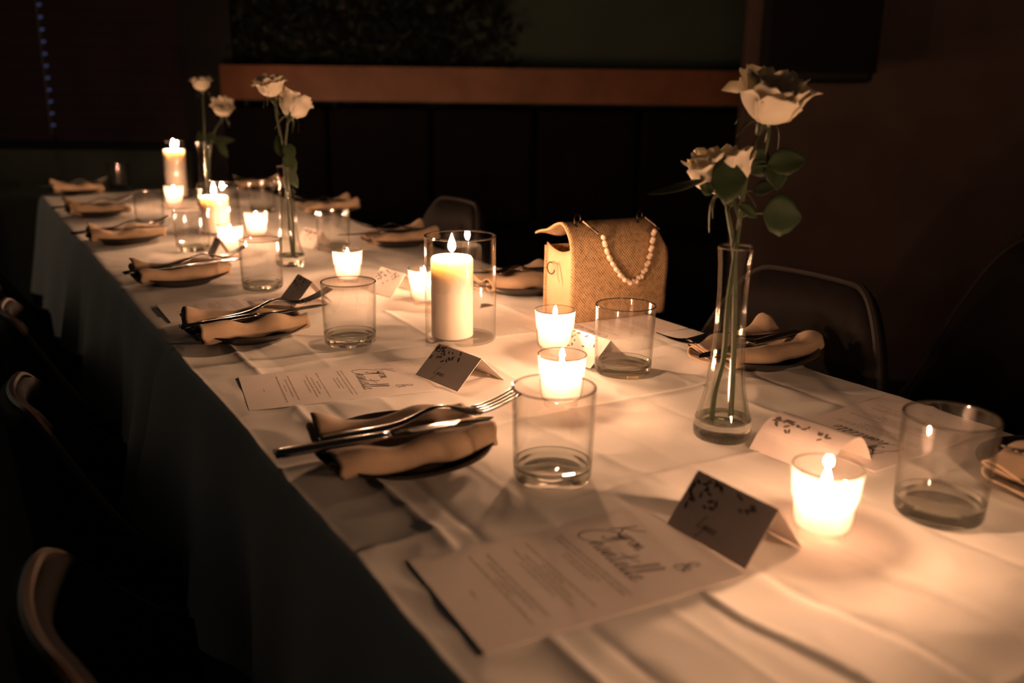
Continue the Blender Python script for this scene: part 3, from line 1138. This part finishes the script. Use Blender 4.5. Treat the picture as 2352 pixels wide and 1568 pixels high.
def tent(P, rz, label, print_side=1, L_=.092, half=.034, hh=.040, seed=0, curl=0.0, text=False):
    """folded card standing like a roof; ridge along local y, print on the -x face"""
    r = empty('place_card', P + Vector((0, 0, .0022)), rz)

    def pt(a, t):      # t from -1 (left foot) over the ridge (0) to 1
        x = half * t
        z = hh * (1 - abs(t)) + curl * math.sin(PI * abs(t)) * (1 if t > 0 else .6)
        return Vector((x, -L_ / 2 + L_ * a, z))
    m = MB(); m.grid(lambda a, b: pt(a, 2 * b - 1), 5, 21)
    m.build('folded_sheet', M['card'], r, smooth=False, solid=.0005)
    nrm = Vector((-hh, 0, half)).normalized() * .0006
    m = MB()
    rn = random.Random(seed)
    for i in range(30):
        # leaves crowd along the ridge and thin out towards the foot
        a = 1 - abs(rn.gauss(0, .28)) if i % 3 else .25 + .7 * rn.random()
        dpt = abs(rn.gauss(0, .22)) + .06
        a = max(.06, min(.95, a)); dpt = min(.62, dpt)
        sz = .0024 + .0018 * rn.random()
        an = rn.random() * 2.2 + .2
        c = pt(a, -dpt)
        ex = (pt(a, -dpt - .01) - c).normalized(); ey = Vector((0, -1, 0))
        vs = []
        for k in range(8):
            th = 2 * PI * k / 8
            lx, ly = sz * math.cos(th), sz * .42 * math.sin(th)
            vs.append(c + nrm + ex * (lx * math.cos(an) - ly * math.sin(an)) + ey * (lx * math.sin(an) + ly * math.cos(an)))
        m.add(vs, [tuple(range(8))])
    m.build('leaf_print', M['leafink'], r, smooth=False)
    if text:
        m2 = MB(); script(m2, 'Lynne', 0, 0, .012, .0006, lambda x, y: 0)
        e1 = Vector((0, -1, 0)); e2 = (pt(.5, -.3) - pt(.5, -.7)).normalized()
        o0 = pt(.68, -.80) + nrm
        m2.v = [tuple(o0 + e1 * p[0] + e2 * p[1]) for p in m2.v]
        m2.build('name_script', M['ink'], r, smooth=False)
    tag(r, label, 'place card', 'folded place cards')
    return r


tent(T(.521, .494), YAW + .02, 'dark-sided place card overlapping the nearest menu, before the brightest votive', seed=1, half=.033, hh=.043, text=True)
tent(T(.526, .998), YAW + .16, 'place card with leaf print beside the second menu, before the pillar candle', seed=2, half=.038, hh=.036, text=True)
tent(T(.500, 1.535), YAW - .02, 'grey place card left of the second left tumbler', seed=3, L_=.085)
tent(at(905, 672), YAW + .15, 'pink place card right of the votive behind the second left tumbler', seed=4, L_=.085)
tent(at(1350, 822), YAW + .10, 'place card lit pink between the handbag votive and the tumbler', seed=5, half=.036, hh=.034, L_=.092)
tent(T(.722, .588), YAW + .10, 'curved place card with leaf print behind the brightest votive', seed=6, half=.040, hh=.030, curl=.012)
tent(at(505, 590), YAW + .0, 'narrow place card seen on edge at the foot of a far votive', seed=7, L_=.06, half=.022)
tent(at(722, 566), YAW + .3, 'bright pink place card right of the middle rose vase', seed=8, L_=.07, half=.03)

# ------------------------------------------------------------------ woven handbag
BW, BD, BH = .190, .082, .158
bag = empty('handbag', at(1308, 746) + Vector((0, 0, .001)), .50)
tag(bag, 'woven raffia handbag with a pearl strap standing at the right table edge', 'handbag')


def sheet(name, prof, x0, x1, mat, droop=0.0, waves=0.0, thick=.003):
    ps = spline([(a, b, 0) for a, b in prof], 6)
    ln = [0.0]
    for a, b in zip(ps, ps[1:]): ln.append(ln[-1] + (b - a).length)
    nx, ny = 28, len(ps)
    m = MB()

    def fn(a, b):
        i = int(round(b * (ny - 1)))
        x = x0 + (x1 - x0) * a
        z = ps[i].y
        hi = sstep(.10, .158, z)
        e = max(0, (a - .86) / .14)
        z -= droop * e * e * hi
        y = ps[i].x
        f = i / (ny - 1)
        z += waves * sstep(.75, 1, f) * math.sin(a * 15 + .8)
        y += .0014 * noise.noise(Vector((x * 30, z * 30, 4)))
        return Vector((x - .010 * e * e * hi, y, z))
    m.grid(fn, nx, ny)
    o = m.build(name, mat, bag, solid=thick, angle=180)
    uv = o.data.uv_layers.new(name='UVMap')
    for p in o.data.polygons:
        for li in p.loop_indices:
            vi = o.data.loops[li].vertex_index
            j, i = divmod(vi, nx)
            uv.data[li].uv = ((x1 - x0) * i / (nx - 1), ln[j])
    return o


# the cover: up the visible face, over the top, free edge lifting behind
sheet('woven_cover', [(0, .001), (-.002, .03), (-.004, .07), (-.003, .115), (.006, .142), (.026, .160), (.048, .157), (.072, .146), (.096, .139), (.112, .132)], -.003, BW, M['raffia'], .018, .004)
sheet('back_panel', [(BD, .001), (BD + .002, .05), (BD, .118)], 0, BW - .004, M['raffia'])
for x, nm in ((.004, 'side_panel'), (BW - .006, 'side_panel')):
    s_ = 1 if x > .05 else -1
    m = MB()
    m.grid(lambda a, b: Vector((x + s_ * .010 * math.sin(PI * a) * math.sin(PI * min(1, b * 1.1)) * (.4 + .6 * b), BD * a, .001 + b * (.122 - .010 * math.sin(PI * a)))), 12, 12)
    m.build(nm, M['tan'], bag, solid=.002)
m = MB(); m.box((BW / 2, BD / 2, .003), (BW - .01, BD - .004, .004)); m.build('bottom_panel', M['tan'], bag, smooth=False)


o = torus(.0098, .0011).build('side_ring', M['bronze'], bag); o.location = (-.010, .046, .086); o.rotation_euler = (0, PI / 2, .12)
m = MB(); m.tube(spline([(-.010, .040, .098), (-.013, .032, .094), (-.012, .024, .080), (-.010, .020, .066)], 5), .0013, 6)
m.build('side_tab', M['tan'], bag)
for x in (.022, .145):
    o = torus(.0100, .0014).build('top_ring', M['bronze'], bag)
    o.location = (x, .020, .166); o.rotation_euler = (PI / 2, 0, .5)
    m = MB(); m.tube(spline([(x + .006, .012, .165), (x + .014, -.001, .155), (x + .022, -.008, .147)], 5), .0022, 6)
    m.build('strap_clip', M['bronze'], bag)
path = spline([(.052, -.0115, .140), (.062, -.0125, .112), (.080, -.0125, .086), (.097, -.0125, .069), (.113, -.0125, .063), (.130, -.0125, .072), (.142, -.0125, .092), (.149, -.0115, .118), (.153, -.0105, .146)], 24)
ln = [0.0]
for a, b in zip(path, path[1:]): ln.append(ln[-1] + (b - a).length)
NB = 32
bead = None
for i in range(NB):
    t = ln[-1] * i / (NB - 1)
    j = min(range(len(ln)), key=lambda q: abs(ln[q] - t))
    p = path[j]
    if bead is None:
        m = MB()
        m.lathe([(.0001, -.0046)] + [(.0046 * math.sin(PI * k / 8), -.0046 * math.cos(PI * k / 8)) for k in range(1, 8)] + [(.0001, .0046)], 14)
        o = recalc(m.build('bead', M['pearl'], bag)); bead = o.data
    else:
        o = link(bpy.data.objects.new('bead', bead), bag)
    o.location = p + Vector((0, -.0015 * (i % 2), .0012 * (1 - 2 * (i % 2))))

# ------------------------------------------------------------------ tub chairs


def make_chair(top, edge_mat):
    r = empty('tub_chair', (0, 0, 0))
    seat = .405

    def edge(a):          # a in -1..1 around the shell, 0 = middle of the back
        ph = a * 1.36
        return -.205 * math.cos(ph), .245 * math.sin(ph), top - (top - .50) * sstep(.25, 1.05, abs(a))
    m = MB()

    def fn(a, b):
        x, y, zt = edge(2 * a - 1)
        k = .88 + .12 * b
        return Vector((x * k, y * k, seat - .04 + (zt - seat + .04) * b))
    m.grid(fn, 40, 9)
    bk = m.build('backrest', M['leather'], r, solid=.030, angle=180)
    m = MB(); m.tube([Vector(edge(2 * i / 59 - 1)) * 1.0 + Vector((0, 0, .004)) for i in range(60)], .0065, 8)
    m.build('piping', edge_mat, bk)
    m = MB()
    m.grid(lambda a, b: Vector((.19 * math.cos(2 * PI * a) * (b if b < .97 else .985) + .0, .205 * math.sin(2 * PI * a) * (b if b < .97 else .985), seat - .02 * b ** 4 - (.06 if b > .97 else 0))), 32, 8, closed=True)
    m.build('seat', M['leather'], r)
    for x in (-.15, .15):
        for y in (-.17, .17):
            m = MB(); m.tube([(x * .85, y * .85, seat - .05), (x * 1.05, y * 1.1, .0)], [.014, .010], 8)
            m.build('leg', M['chairmetal'], r)
    return r


CH = [((.205, .76), 0, 'black leather tub chair at the bottom left corner, nearest the camera'),
      ((.225, 1.38), 0, 'black leather tub chair at the left edge, second from the camera'),
      ((.235, 1.95), 0, 'black leather tub chair at the left edge with an orange-lit rim'),
      ((.20, 2.50), 0, 'black tub chair tucked at the far left side of the table'),
      ((.90, .92), PI, 'black tub chair behind the plate of the nearest rose vase'),
      ((.88, 2.03), PI, 'dim tub chair behind the far right plate, left of the handbag'),
      ((1.62, .86), PI + .2, 'black tub chair standing back from the table at the right edge')]
low = make_chair(.685, M['piping'])
high = None
for k, ((u, v), a, lb) in enumerate(CH):
    if k == 0: o = low
    elif k < 4: o = copy_tree(low)
    elif high is None: o = high = make_chair(.835, M['piping_dark'])
    else: o = copy_tree(high)
    p = T(u, v, 0)
    p.z = 0
    o.location = p
    o.rotation_euler = (0, 0, YAW + a)
    tag(o, lb, 'chair', 'black tub chairs')

# large dark armchair standing right of the table, in front of the brown wall
ac = empty('armchair', (1.95, 2.45, 0), -2.5)
tag(ac, 'large black high-backed armchair standing before the brown wall', 'armchair')
m = MB()
m.grid(lambda a, b: Vector((-.42 * math.cos((2 * a - 1) * 1.5), .50 * math.sin((2 * a - 1) * 1.5), .18 + (.80 - .30 * abs(2 * a - 1) ** 2.2) * b)), 30, 8)
m.build('backrest', M['upholstery'], ac, solid=.10, angle=180)
m = MB(); m.box((.05, 0, .33), (.66, .62, .24)); o = m.build('seat', M['upholstery'], ac, smooth=False)
bv = o.modifiers.new('round', 'BEVEL'); bv.width = .05; bv.segments = 4
for x in (-.25, .30):
    for y in (-.28, .28):
        m = MB(); m.tube([(x, y, .22), (x * 1.05, y * 1.05, 0)], .02, 8); m.build('leg', M['wood'], ac)
